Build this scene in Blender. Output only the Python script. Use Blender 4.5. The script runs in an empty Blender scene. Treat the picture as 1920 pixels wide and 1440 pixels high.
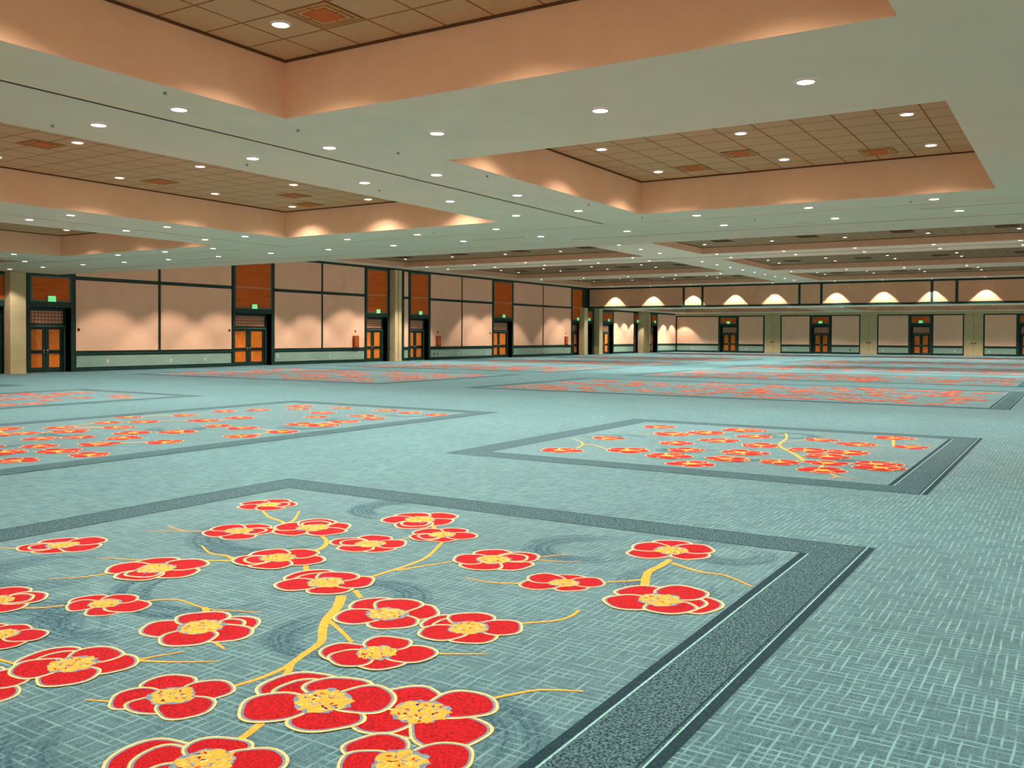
import bpy, bmesh, math, random
from mathutils import Vector
rnd = random.Random(7)
C = bpy.context.scene.collection
PI = math.pi
SC = bpy.context.scene
SC.view_settings.view_transform = 'Standard'
SC.view_settings.look = 'None'
SC.view_settings.exposure = .18
SC.cycles.use_denoising = True
SC.cycles.max_bounces = 7
SC.cycles.diffuse_bounces = 3
SC.cycles.glossy_bounces = 2
SC.cycles.use_adaptive_sampling = True
SC.cycles.adaptive_threshold = .12
SC.cycles.adaptive_min_samples = 20
SC.cycles.transparent_max_bounces = 24
SC.cycles.sample_clamp_indirect = 6

# ---------------------------------------------------------------- materials
def srgb(r, g, b):
    f = lambda c: (c/255/12.92) if c/255 <= .04045 else ((c/255+.055)/1.055)**2.4
    return (f(r), f(g), f(b), 1)

def new_mat(name):
    m = bpy.data.materials.new(name); m.use_nodes = True
    nt = m.node_tree
    b = nt.nodes['Principled BSDF']
    b.inputs['Roughness'].default_value = .8
    b.inputs['Specular IOR Level'].default_value = .25
    return m, nt, b

def N(nt, kind, **kw):
    n = nt.nodes.new(kind)
    for k, v in kw.items():
        if hasattr(n, k): setattr(n, k, v)
        else: n.inputs[k].default_value = v
    return n

def noisy(name, col, col2=None, scale=6, rough=.8, spec=.25, bump=0, stretch=(1, 1, 1), lo=.35, hi=.65):
    m, nt, b = new_mat(name)
    b.inputs['Roughness'].default_value = rough
    b.inputs['Specular IOR Level'].default_value = spec
    col2 = col2 or tuple(c*.86 for c in col[:3])+(1,)
    tc = N(nt, 'ShaderNodeTexCoord'); mp = N(nt, 'ShaderNodeMapping')
    mp.inputs['Scale'].default_value = stretch
    nz = N(nt, 'ShaderNodeTexNoise'); nz.inputs['Scale'].default_value = scale; nz.inputs['Detail'].default_value = 4
    cr = N(nt, 'ShaderNodeValToRGB')
    cr.color_ramp.elements[0].position = lo; cr.color_ramp.elements[0].color = col2
    cr.color_ramp.elements[1].position = hi; cr.color_ramp.elements[1].color = col
    L = nt.links.new
    L(tc.outputs['Object'], mp.inputs['Vector']); L(mp.outputs['Vector'], nz.inputs['Vector'])
    L(nz.outputs['Fac'], cr.inputs['Fac']); L(cr.outputs['Color'], b.inputs['Base Color'])
    if bump:
        bp = N(nt, 'ShaderNodeBump'); bp.inputs['Strength'].default_value = bump; bp.inputs['Distance'].default_value = .01
        L(nz.outputs['Fac'], bp.inputs['Height']); L(bp.outputs['Normal'], b.inputs['Normal'])
    return m

def emis(name, col, s):
    m, nt, b = new_mat(name)
    b.inputs['Base Color'].default_value = (0.6, .6, .6, 1)
    b.inputs['Emission Color'].default_value = col
    b.inputs['Emission Strength'].default_value = s
    return m

def grid_tile(name, tile, line, step=.785, w=.045):
    """square ceiling tiles in a suspended grid; the grid starts at the object's origin"""
    m, nt, b = new_mat(name); L = nt.links.new
    tc = N(nt, 'ShaderNodeTexCoord'); sx = N(nt, 'ShaderNodeSeparateXYZ'); L(tc.outputs['Object'], sx.inputs[0])
    outs = []
    for ax in 'XY':
        d = N(nt, 'ShaderNodeMath', operation='DIVIDE'); d.inputs[1].default_value = step; L(sx.outputs[ax], d.inputs[0])
        a = N(nt, 'ShaderNodeMath', operation='ADD'); a.inputs[1].default_value = 500+w/2; L(d.outputs[0], a.inputs[0])
        f = N(nt, 'ShaderNodeMath', operation='FRACT'); L(a.outputs[0], f.inputs[0])
        c = N(nt, 'ShaderNodeMath', operation='LESS_THAN'); c.inputs[1].default_value = w/step*.8; L(f.outputs[0], c.inputs[0])
        outs.append(c)
    mx = N(nt, 'ShaderNodeMath', operation='MAXIMUM'); L(outs[0].outputs[0], mx.inputs[0]); L(outs[1].outputs[0], mx.inputs[1])
    nz = N(nt, 'ShaderNodeTexNoise'); nz.inputs['Scale'].default_value = 14; L(tc.outputs['Object'], nz.inputs['Vector'])
    cr = N(nt, 'ShaderNodeValToRGB'); cr.color_ramp.elements[0].position = .3; cr.color_ramp.elements[1].position = .7
    cr.color_ramp.elements[0].color = tuple(c*.9 for c in tile[:3])+(1,); cr.color_ramp.elements[1].color = tile
    L(nz.outputs['Fac'], cr.inputs['Fac'])
    mix = N(nt, 'ShaderNodeMixRGB'); L(mx.outputs[0], mix.inputs['Fac']); L(cr.outputs['Color'], mix.inputs['Color1'])
    mix.inputs['Color2'].default_value = line
    L(mix.outputs['Color'], b.inputs['Base Color'])
    return m

def weave(name, dark, mid, light, pitch=.062):
    """carpet: basket-like cross-hatch of short pale threads along both axes with darker cells between"""
    m, nt, b = new_mat(name); L = nt.links.new
    b.inputs['Roughness'].default_value = .9; b.inputs['Specular IOR Level'].default_value = .12
    b.inputs['Sheen Weight'].default_value = .3; b.inputs['Sheen Roughness'].default_value = .45
    b.inputs['Sheen Tint'].default_value = (.78, .9, .88, 1)
    tc = N(nt, 'ShaderNodeTexCoord')
    def math_(op, a, c=None, v=None):
        n = N(nt, 'ShaderNodeMath', operation=op); L(a, n.inputs[0])
        if c is not None: L(c, n.inputs[1])
        if v is not None: n.inputs[1].default_value = v
        return n.outputs[0]
    def noise(sc, off, det=2, src=None):
        mp = N(nt, 'ShaderNodeMapping'); mp.inputs['Scale'].default_value = sc; mp.inputs['Location'].default_value = off
        nz = N(nt, 'ShaderNodeTexNoise'); nz.inputs['Scale'].default_value = 1; nz.inputs['Detail'].default_value = det
        L(src or tc.outputs['Object'], mp.inputs['Vector']); L(mp.outputs['Vector'], nz.inputs['Vector'])
        return nz
    def ramp(a, f0, f1, t0=0, t1=1):
        r = N(nt, 'ShaderNodeMapRange'); L(a, r.inputs['Value'])
        for k, v in (('From Min', f0), ('From Max', f1), ('To Min', t0), ('To Max', t1)): r.inputs[k].default_value = v
        return r.outputs['Result']
    wob = noise((3, 3, 3), (0, 0, 0), 3)
    add = N(nt, 'ShaderNodeVectorMath', operation='MULTIPLY_ADD'); L(wob.outputs['Color'], add.inputs[0])
    add.inputs[1].default_value = (.03, .03, 0); L(tc.outputs['Object'], add.inputs[2])
    sx = N(nt, 'ShaderNodeSeparateXYZ'); L(add.outputs[0], sx.inputs[0])
    def lines(ax, gate_scale, off, lo, hi, w):
        f = math_('FRACT', math_('ADD', math_('MULTIPLY', sx.outputs[ax], v=1/pitch), v=500+off))
        d = math_('ABSOLUTE', math_('SUBTRACT', f, v=.5))
        g = noise(gate_scale, (off*7, off*3, 1), 1)
        return math_('MULTIPLY', ramp(d, w, w*.35), ramp(g.outputs['Fac'], lo, hi))
    q = 1/pitch
    la = lines('X', (q, 3.2, 1), 0, .42, .60, .16); lb = lines('Y', (3.2, q, 1), .3, .42, .60, .16)
    lt = math_('MAXIMUM', la, lb)
    da = lines('X', (q, 4, 1), .5, .52, .70, .34); db = lines('Y', (4, q, 1), .8, .52, .70, .34)
    dk = math_('MAXIMUM', da, db)
    fine = noise((70, 70, 1), (2, 2, 2), 2)
    m0 = N(nt, 'ShaderNodeMixRGB'); m0.inputs['Color1'].default_value = dark; m0.inputs['Color2'].default_value = mid
    L(ramp(fine.outputs['Fac'], .36, .56, .1, 1), m0.inputs['Fac'])
    m1 = N(nt, 'ShaderNodeMixRGB'); m1.inputs['Color2'].default_value = dark; L(m0.outputs[0], m1.inputs['Color1'])
    L(math_('MULTIPLY', dk, v=.75), m1.inputs['Fac'])
    m2 = N(nt, 'ShaderNodeMixRGB'); m2.inputs['Color2'].default_value = light; L(m1.outputs[0], m2.inputs['Color1'])
    L(math_('MULTIPLY', lt, v=.85), m2.inputs['Fac'])
    big = noise((.5, .5, 1), (4, 4, 0), 3)
    hs = N(nt, 'ShaderNodeHueSaturation'); L(ramp(big.outputs['Fac'], .3, .7, .93, 1.07), hs.inputs['Value']); L(m2.outputs[0], hs.inputs['Color'])
    L(hs.outputs['Color'], b.inputs['Base Color'])
    bp = N(nt, 'ShaderNodeBump'); bp.inputs['Strength'].default_value = .2; bp.inputs['Distance'].default_value = .01
    L(lt, bp.inputs['Height']); L(bp.outputs['Normal'], b.inputs['Normal'])
    return m

def brush(name, c1, c2):
    """thin see-through brushstroke dyed into the pile"""
    m = noisy(name, c2, c1, scale=30, rough=.95); nt = m.node_tree; L = nt.links.new
    b = nt.nodes['Principled BSDF']; tc = N(nt, 'ShaderNodeTexCoord'); nz = N(nt, 'ShaderNodeTexNoise')
    nz.inputs['Scale'].default_value = 40; nz.inputs['Detail'].default_value = 5; L(tc.outputs['Object'], nz.inputs['Vector'])
    r = N(nt, 'ShaderNodeMapRange'); r.inputs['From Min'].default_value = .38; r.inputs['From Max'].default_value = .62
    r.inputs['To Min'].default_value = .06; r.inputs['To Max'].default_value = .30
    L(nz.outputs['Fac'], r.inputs['Value']); L(r.outputs['Result'], b.inputs['Alpha'])
    return m

M = {}
M['field'] = weave('carpet_field', srgb(32, 74, 86), srgb(72, 112, 120), srgb(116, 166, 168))
M['panel'] = weave('carpet_panel_field', srgb(42, 82, 94), srgb(82, 120, 128), srgb(116, 162, 164))
M['swirl'] = brush('carpet_brushstroke', srgb(36, 78, 104), srgb(56, 100, 124))
M['band'] = noisy('carpet_speckle_band', srgb(84, 120, 126), srgb(16, 44, 54), scale=58, lo=.40, hi=.62, rough=.9)
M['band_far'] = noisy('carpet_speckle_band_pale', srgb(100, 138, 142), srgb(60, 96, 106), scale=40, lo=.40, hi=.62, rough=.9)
M['strip'] = noisy('carpet_dark_strip', srgb(26, 62, 72), srgb(10, 36, 46), scale=60, rough=.9)
M['line'] = noisy('carpet_pale_line', srgb(150, 196, 192), srgb(120, 168, 166), scale=30, rough=.9)
M['cream'] = noisy('carpet_cream_outline', srgb(240, 200, 138), srgb(232, 182, 108), scale=40, rough=.9)
M['grey'] = noisy('carpet_grey_gap', srgb(124, 146, 158), srgb(96, 120, 136), scale=50, rough=.9)
M['red'] = noisy('carpet_red_petal', srgb(190, 12, 24), srgb(134, 2, 12), scale=70, rough=.95, lo=.38, hi=.6)
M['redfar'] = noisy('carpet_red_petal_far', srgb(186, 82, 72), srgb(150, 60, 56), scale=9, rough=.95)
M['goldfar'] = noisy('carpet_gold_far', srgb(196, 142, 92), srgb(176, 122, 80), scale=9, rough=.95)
M['gold'] = noisy('carpet_gold_thread', srgb(240, 174, 70), srgb(226, 148, 46), scale=50, rough=.9)
M['soffit'] = noisy('ceiling_paint', srgb(250, 222, 194), srgb(246, 218, 190), scale=1.2, rough=.85)
M['peach'] = noisy('coffer_peach_paint', srgb(252, 200, 160), srgb(248, 194, 154), scale=2, rough=.85)
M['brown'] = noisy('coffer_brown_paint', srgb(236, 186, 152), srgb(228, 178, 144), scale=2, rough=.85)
M['tile'] = grid_tile('ceiling_tile_grid', srgb(224, 168, 122), srgb(168, 98, 48))
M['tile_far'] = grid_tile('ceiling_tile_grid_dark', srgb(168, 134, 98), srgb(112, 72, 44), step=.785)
M['vent'] = noisy('vent_tan_metal', srgb(206, 142, 80), srgb(190, 126, 66), scale=20, rough=.6)
M['vent_dark'] = noisy('vent_dark_slots', srgb(112, 72, 40), srgb(96, 58, 32), scale=20)
M['wallp'] = noisy('beige_fabric_panel', srgb(252, 200, 168), srgb(248, 194, 160), scale=1.2, rough=.9)
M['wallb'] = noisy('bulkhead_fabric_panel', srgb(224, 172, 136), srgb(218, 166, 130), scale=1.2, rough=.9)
M['tan'] = noisy('tan_paint', srgb(206, 184, 142), srgb(198, 176, 134), scale=2, rough=.85)
M['green'] = noisy('dark_green_trim', srgb(20, 58, 50), srgb(12, 44, 38), scale=4, rough=.5, spec=.4)
M['greenlt'] = noisy('grey_green_frame', srgb(84, 112, 98), srgb(70, 98, 86), scale=5, rough=.5, spec=.4)
M['wain'] = noisy('sage_green_wainscot', srgb(150, 176, 160), srgb(138, 164, 150), scale=3, rough=.8, stretch=(.4, .4, 4))
M['orange'] = noisy('orange_panel', srgb(222, 104, 30), srgb(206, 88, 18), scale=2.5, rough=.6, stretch=(.3, .3, 3))
M['glass'] = noisy('amber_door_panel', srgb(246, 136, 46), srgb(232, 116, 30), scale=3, rough=.4)
M['lattice'] = grid_tile('lattice_transom', srgb(230, 166, 134), srgb(150, 90, 70), step=.2, w=.06)
M['wood'] = noisy('reddish_wood', srgb(176, 84, 40), srgb(120, 46, 20), scale=5, rough=.5, stretch=(6, 6, .5))
M['black'] = noisy('black_metal', srgb(30, 24, 20), srgb(20, 16, 14), scale=20, rough=.4)
M['white'] = noisy('white_plastic', srgb(236, 232, 222), srgb(226, 222, 212), scale=10, rough=.5)
M['ring'] = noisy('downlight_trim', srgb(236, 210, 200), srgb(226, 200, 190), scale=10, rough=.5)
M['chrome'] = noisy('brushed_metal', srgb(190, 190, 184), srgb(160, 160, 156), scale=30, rough=.35)
M['dark'] = noisy('dark_slot', srgb(44, 52, 44), srgb(36, 44, 36), scale=8)
M['seam'] = noisy('grey_seam', srgb(130, 140, 122), srgb(120, 130, 112), scale=8)
M['lens'] = emis('glowing_lens', (1, .96, .9, 1), 9)
M['sign'] = emis('green_exit_glow', srgb(70, 235, 130), 1.1)
M['signtext'] = emis('exit_letter_green', srgb(10, 110, 50), .5)

# ---------------------------------------------------------------- helpers
def box(bm, x0, x1, y0, y1, z0, z1, mi=0):
    v = [bm.verts.new(p) for p in ((x0,y0,z0),(x1,y0,z0),(x1,y1,z0),(x0,y1,z0),(x0,y0,z1),(x1,y0,z1),(x1,y1,z1),(x0,y1,z1))]
    for f in ((0,3,2,1),(4,5,6,7),(0,1,5,4),(1,2,6,5),(2,3,7,6),(3,0,4,7)):
        fc = bm.faces.new([v[i] for i in f]); fc.material_index = mi

def bevelbox(bm, x0, x1, y0, y1, z0, z1, b=.01):
    t = bmesh.new(); box(t, x0, x1, y0, y1, z0, z1)
    bmesh.ops.bevel(t, geom=list(t.edges), offset=b, segments=2, affect='EDGES')
    mp = {v: bm.verts.new(v.co) for v in t.verts}
    for f in t.faces: bm.faces.new([mp[v] for v in f.verts])
    t.free()

def disc(bm, cx, cy, z, r, n=20, r0=0, down=True, z1=None, mi=0):
    z1 = z if z1 is None else z1
    a = [(math.cos(2*PI*i/n), math.sin(2*PI*i/n)) for i in range(n)]
    o = [bm.verts.new((cx+c*r, cy+s*r, z1)) for c, s in a]
    if r0 == 0:
        f = bm.faces.new(o if not down else o[::-1]); f.material_index = mi; return
    q = [bm.verts.new((cx+c*r0, cy+s*r0, z)) for c, s in a]
    for i in range(n):
        j = (i+1) % n
        f = bm.faces.new((o[i], q[i], q[j], o[j])); f.material_index = mi

def mesh_of(name, bm, mats):
    me = bpy.data.meshes.new(name); bm.normal_update(); bm.to_mesh(me); bm.free()
    for m in (mats if isinstance(mats, (list, tuple)) else [mats]): me.materials.append(m)
    return me

def obj(name, bm, mats, parent=None, loc=(0, 0, 0)):
    o = bpy.data.objects.new(name, mesh_of(name, bm, mats)); C.objects.link(o)
    o.location = loc
    if parent: o.parent = parent
    return o

def tag(o, label=None, cat=None, group=None, kind=None):
    if label: o['label'] = label
    if cat: o['category'] = cat
    if group: o['group'] = group
    if kind: o['kind'] = kind
    return o

def empty(name, loc=(0, 0, 0), rz=0):
    o = bpy.data.objects.new(name, None); C.objects.link(o); o.location = loc; o.rotation_euler = (0, 0, rz)
    o.empty_display_size = .2
    return o

def B(name, parent, mat, *boxes, bev=0):
    bm = bmesh.new()
    for b in boxes:
        if bev: bevelbox(bm, *b, b=bev)
        else: box(bm, *b)
    return obj(name, bm, mat, parent)

ORD = ['first','second','third','fourth','fifth','sixth','seventh','eighth','ninth','tenth','eleventh','twelfth','thirteenth','fourteenth','fifteenth','sixteenth','seventeenth','eighteenth','nineteenth','twentieth']

FLOWERS = [[[5.52,4.62],[[5.74,5.01],[5.9,4.74],[5.8,4.34],[5.3,4.33],[5.23,4.87]]],[[5.93,5.66],[[6.09,6.1],[6.27,5.75],[6.18,5.34],[5.72,5.37],[5.63,5.94]]],[[5.58,3.87],[[5.89,4.05],[5.8,3.55],[5.33,3.64],[5.25,4.04],[5.59,4.24]]],[[4.51,5.59],[[4.76,5.86],[4.78,5.29],[4.51,5.15],[4.16,5.39],[4.26,5.91]]],[[4.78,4.09],[[5.09,4.2],[4.97,3.75],[4.59,3.86],[4.5,4.23],[4.62,4.44]]],[[3.53,5.66],[[3.85,5.73],[3.75,5.34],[3.29,5.38],[3.25,5.88],[3.53,6.07]]],[[3.54,4.66],[[3.72,4.96],[3.83,4.48],[3.42,4.31],[3.28,4.62],[3.31,4.91]]],[[3.97,3.82],[[4.11,4.31],[4.31,3.94],[4.22,3.5],[3.69,3.52],[3.61,4.12]]],[[4.16,3.23],[[4.37,3.55],[4.53,2.99],[3.97,2.76],[3.84,3.15],[3.84,3.45]]],[[7.08,3.87],[[7.15,4.23],[7.35,3.92],[7.3,3.6],[6.93,3.67],[6.81,4.14]]],[[8.77,3.54],[[8.82,3.94],[9.2,3.69],[9.1,3.25],[8.66,3.16],[8.37,3.78]]],[[7.04,2.93],[[7.26,3.31],[7.53,2.83],[7.11,2.46],[6.79,2.68],[6.72,3.25]]],[[3.59,2.92],[[3.7,3.28],[3.86,2.68],[3.51,2.56],[3.28,2.84],[3.4,3.15]]],[[3.04,3.76],[[3.29,3.9],[3.23,3.42],[2.89,3.36],[2.69,3.77],[2.84,4.21]]],[[4.49,6.74],[[4.48,7.06],[4.75,6.76],[4.59,6.37],[4.32,6.46],[4.29,6.92]]],[[3.61,6.66],[[3.8,6.75],[3.74,6.37],[3.46,6.35],[3.42,6.68],[3.61,6.98]]]]
RINGS = [[8.31,8.92,0.34],[7.01,8.0,0.376],[7.57,7.41,0.456],[8.62,6.68,0.466],[8.08,5.95,0.369],[7.31,6.33,0.394],[6.34,6.68,0.43],[7.44,4.86,0.409],[5.44,7.35,0.409],[5.53,8.99,0.405],[4.04,7.58,0.142],[2.95,5.85,0.214]]
BRANCHES = [[[[3.3,3.83],[3.45,3.87],[3.57,3.91]],0.05,0.05],[[[3.8,4.48],[4.04,4.43],[4.28,4.44],[4.5,4.51],[4.75,4.59],[4.98,4.79],[5.19,4.94],[5.44,5.07],[5.71,5.27]],0.03,0.09],[[[4.15,4.32],[4.33,4.45]],0.06,0.04],[[[5.15,4.88],[5.01,4.63],[4.87,4.4]],0.04,0.03],[[[6.21,5.46],[6.55,5.45],[6.79,5.44],[7.19,5.49],[7.85,5.77]],0.04,0.035],[[[6.62,5.41],[6.92,5.28],[7.19,5.17]],0.04,0.02],[[[7.78,6.17],[7.55,6.23]],0.02,0.02],[[[8.48,6.38],[8.21,6.15]],0.05,0.05],[[[5.89,5.28],[5.75,5.09]],0.05,0.04],[[[7.36,7.11],[7.17,6.82],[6.91,6.64],[6.61,6.59]],0.04,0.06],[[[7.99,8.68],[7.75,8.31],[7.65,8.0],[7.54,7.83]],0.03,0.05],[[[7.54,7.82],[7.8,7.94],[8.24,8.29]],0.05,0.02],[[[6.3,6.27],[6.11,6.07]],0.05,0.05],[[[6.05,6.97],[6.14,7.19],[6.13,7.42],[6.3,7.76]],0.05,0.02],[[[6.05,6.97],[5.85,7.28],[5.71,7.42],[5.54,7.84],[5.4,8.22]],0.05,0.012],[[[5.13,7.55],[4.87,7.67],[4.69,7.85]],0.035,0.012],[[[6.79,8.29],[6.63,8.54],[6.45,8.87]],0.03,0.012],[[[6.67,8.47],[6.7,8.69],[6.78,8.94]],0.025,0.012],[[[5.04,9.58],[5.22,9.16]],0.02,0.025],[[[4.71,6.53],[4.88,6.35],[4.85,5.94],[4.93,5.7],[5.01,5.48]],0.03,0.012],[[[4.86,5.97],[4.78,5.84]],0.05,0.05],[[[3.93,7.42],[4.13,7.09],[4.29,6.97]],0.02,0.03],[[[3.8,5.38],[3.92,5.34],[4.09,5.25]],0.035,0.012],[[[3.8,5.38],[3.93,5.13],[4.09,4.9]],0.035,0.012],[[[3.22,5.05],[3.29,4.89]],0.012,0.025],[[[5.89,3.6],[6.09,3.41],[6.26,3.36],[6.43,3.38]],0.03,0.03],[[[5.0,3.76],[5.08,3.61],[5.19,3.44]],0.03,0.012],[[[4.55,2.99],[4.77,2.86],[4.86,2.76],[4.95,2.57]],0.03,0.02],[[[7.76,4.57],[8.05,4.36]],0.03,0.012],[[[7.68,4.52],[7.74,4.28],[7.88,4.09]],0.03,0.012],[[[6.85,4.2],[6.74,4.43],[6.75,4.72]],0.035,0.012],[[[7.28,3.59],[7.46,3.41],[7.59,3.31]],0.02,0.05],[[[7.37,3.22],[7.81,3.38],[8.12,3.38],[8.4,3.4]],0.08,0.06],[[[8.29,3.34],[8.11,2.99],[8.11,2.74],[7.87,2.41]],0.05,0.02],[[[4.35,5.26],[4.28,5.06]],0.03,0.025],[[[3.31,6.34],[3.33,6.01]],0.04,0.02]]
C2F = [[21.38,3.48],[19.79,2.87],[19.63,3.85],[20.08,4.73],[21.18,6.57],[19.92,6.09],[18.15,3.73],[18.09,4.47],[18.35,5.5],[17.31,3.93],[16.42,3.73],[16.79,2.99],[16.32,2.83],[15.48,3.59],[16.05,4.47],[17.02,5.33],[15.97,5.35],[20.73,8.71],[19.42,7.83],[20.03,7.24],[17.78,7.09],[18.72,6.48],[16.81,6.47],[17.79,8.67],[15.39,8.51],[16.12,7.42],[15.77,6.44],[15.02,5.72],[15.94,5.4],[16.98,5.47],[21.03,6.78]]
C2B = [[[[15.92,8.41],[16.45,8.57],[16.93,8.87],[17.35,9.32]],0.05,0.015],[[[16.57,8.64],[16.47,8.29],[16.02,7.79]],0.04,0.03],[[[16.18,7.11],[16.05,6.66]],0.02,0.02],[[[18.98,8.66],[19.17,8.07]],0.01,0.03],[[[20.99,5.7],[19.99,5.41],[18.71,5.21],[17.97,4.88],[17.33,4.52],[16.61,4.19]],0.04,0.09],[[[20.74,6.08],[20.81,5.66]],0.03,0.04],[[[19.2,5.25],[19.8,5.04]],0.03,0.02],[[[18.56,3.55],[18.87,3.31]],0.03,0.02],[[[20.99,3.39],[19.89,3.21]],0.06,0.06],[[[20.66,3.08],[20.4,2.45]],0.04,0.015],[[[19.65,3.32],[19.79,3.5]],0.03,0.03],[[[17.15,2.81],[17.54,2.61]],0.03,0.012],[[[15.19,3.39],[14.88,3.17],[14.88,2.88]],0.06,0.012],[[[14.98,3.24],[14.62,3.29]],0.04,0.012],[[[16.15,3.77],[15.77,3.65]],0.05,0.05],[[[16.29,4.3],[16.61,4.2]],0.03,0.05],[[[19.9,7.0],[19.31,6.43]],0.02,0.02]]
L2F = [[11.63,21.12],[11.43,19.86],[11.04,19.96],[11.03,18.58],[10.24,17.34],[9.99,16.31],[10.02,15.36],[8.87,15.73],[11.07,16.66],[11.63,18.15],[12.57,20.39],[12.2,19.44],[13.32,19.3],[12.05,17.25],[12.79,17.96],[13.94,20.62],[14.59,20.04],[15.15,21.48],[16.35,20.75],[13.5,17.32],[12.07,15.91],[17.85,20.9],[18.74,20.45],[15.69,19.08],[16.71,18.94],[14.89,17.68],[14.88,16.78],[13.7,15.46],[14.81,15.4],[20.54,20.53],[19.61,19.71],[18.02,17.47],[16.31,16.3],[19.14,18.24],[20.71,19.02],[18.98,16.66],[18.53,15.89],[20.73,17.27],[20.54,16.23],[20.41,15.19],[17.42,15.92],[16.46,15.73]]

# ================================================================ SETTING
YW = 50.0        # face of the long left wall
XF = 125.0       # face of the far wall
XB = 97.2        # face of the bulkhead over the far aisle
ZL, ZH, ZC, ZHC, ZLOW = 5.6, 7.92, 6.5, 8.37, 5.5
YR = -13.0       # side left open to let the world's fill light in, far outside the picture

bm = bmesh.new(); box(bm, -5, XF+.3, YR, YW+1.2, -.2, 0)
floor = tag(obj('floor', bm, M['field']), 'teal cross-hatched carpet covering the whole hall floor', 'floor', kind='structure')

def slab(bm, x0, x1, y0, y1, z, holes):
    xs = sorted({x0, x1, *[h[0] for h in holes], *[h[1] for h in holes]}); xs = [x for x in xs if x0 <= x <= x1]
    ys = sorted({y0, y1, *[h[2] for h in holes], *[h[3] for h in holes]}); ys = [y for y in ys if y0 <= y <= y1]
    for i in range(len(xs)-1):
        for j in range(len(ys)-1):
            cx, cy = (xs[i]+xs[i+1])/2, (ys[j]+ys[j+1])/2
            if any(h[0] < cx < h[1] and h[2] < cy < h[3] for h in holes): continue
            v = [bm.verts.new(p) for p in ((xs[i],ys[j],z),(xs[i],ys[j+1],z),(xs[i+1],ys[j+1],z),(xs[i+1],ys[j],z))]
            bm.faces.new(v)
    bmesh.ops.remove_doubles(bm, verts=bm.verts, dist=1e-4)

NEAR = [ (1.2, 10.25, 1.65, 10.62), (14.3, 23.35, 1.65, 10.4), (1.2, 22.85, 14.75, 23.6), (1.2, 23.5, 28.0, 37.9), (1.2, 24.2, 42.2, 49.0),
         ]
HIGH = [(47.5, 60.3, 26.6, 48.3), (47.5, 60.6, .8, 22.4), (65.3, 77.8, 26.6, 48.0), (65.6, 78.3, .8, 22.6), (82.2, 94.0, 26.8, 48.0), (82.6, 94.3, .8, 22.5)]
LOWF = [(103.5, 120, 27.5, 46.5), (103.5, 120, 2, 22.5)]
bm = bmesh.new(); slab(bm, -5, 30.8, YR, YW, ZL, NEAR)
# fascia where the low ceiling steps up
v = [bm.verts.new(p) for p in ((30.8, YR, ZL), (30.8, YW, ZL), (30.8, YW, ZH), (30.8, YR, ZH))]; bm.faces.new(v)
near_ceiling = tag(obj('ceiling', bm, M['soffit']), 'cream low ceiling nearest the camera with sunken coffers', 'ceiling', kind='structure')
bm = bmesh.new(); slab(bm, 30.8, XB, YR, YW, ZH, HIGH)
tag(obj('ceiling', bm, M['soffit']), 'cream beams of the higher ceiling over the middle of the hall', 'ceiling', kind='structure')
bm = bmesh.new(); slab(bm, XB+.5, XF, YR, YW, ZLOW, LOWF)
tag(obj('ceiling', bm, M['soffit']), 'low cream ceiling of the aisle behind the far bulkhead', 'ceiling', kind='structure')

def coffer(r, z, zt, side, tile, label, group):
    x0, x1, y0, y1 = r
    t = tag(empty('ceiling_coffer', ((x0+x1)/2, (y0+y1)/2, z)), label, 'ceiling coffer', group, 'structure')
    cx, cy = t.location.x, t.location.y
    bm = bmesh.new(); P = [(x0-cx, y0-cy), (x1-cx, y0-cy), (x1-cx, y1-cy), (x0-cx, y1-cy)]
    for i in range(4):
        a, b = P[i], P[(i+1) % 4]
        vv = [bm.verts.new(p) for p in ((*a, 0), (*b, 0), (*b, zt-z), (*a, zt-z))]; bm.faces.new(vv[::-1])
    obj('side_panel', bm, side, t)
    bm = bmesh.new()
    lx, ly = x0-x1, y0-y1
    vv = [bm.verts.new(p) for p in ((lx, ly, 0), (lx, 0, 0), (0, 0, 0), (0, ly, 0))]; bm.faces.new(vv)
    o = obj('tiled_ceiling', bm, tile, t, (x1-cx, y1-cy, zt-z))
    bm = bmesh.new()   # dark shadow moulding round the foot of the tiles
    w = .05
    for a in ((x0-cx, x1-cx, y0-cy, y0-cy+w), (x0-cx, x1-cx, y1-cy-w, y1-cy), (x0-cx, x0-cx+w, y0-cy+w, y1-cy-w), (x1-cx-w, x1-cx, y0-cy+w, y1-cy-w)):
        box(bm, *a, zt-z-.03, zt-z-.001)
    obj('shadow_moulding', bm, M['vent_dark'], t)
    return t

nl = ['sunken coffer with peach sides overhead, nearest the camera, cut by top edge of photo',
      'sunken coffer with peach sides over the small floral carpet panel at right',
      'long sunken coffer with peach sides at left, beyond the first dark ceiling track',
      'peach sided coffer at far left, second beyond the long left coffer track',
      'small peach coffer tip at the left edge near the first doors']
for r, l in zip(NEAR, nl): coffer(r, ZL, ZC, M['peach'], M['tile'], l, 'coffers of the low near ceiling')
hl = ['dark coffer of high ceiling left of beam, nearest', 'dark coffer of high ceiling right of beam, nearest', 'dark coffer of high ceiling left of beam, middle one',
      'dark coffer of high ceiling right of beam, middle one', 'dark coffer of high ceiling left of beam, beside bulkhead', 'dark coffer of high ceiling right of beam, beside bulkhead']
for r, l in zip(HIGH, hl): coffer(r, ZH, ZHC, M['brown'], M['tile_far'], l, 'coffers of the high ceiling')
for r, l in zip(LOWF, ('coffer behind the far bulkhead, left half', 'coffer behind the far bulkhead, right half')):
    coffer(r, ZLOW, ZLOW+.7, M['brown'], M['tile_far'], l, 'coffers behind the bulkhead')

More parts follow.
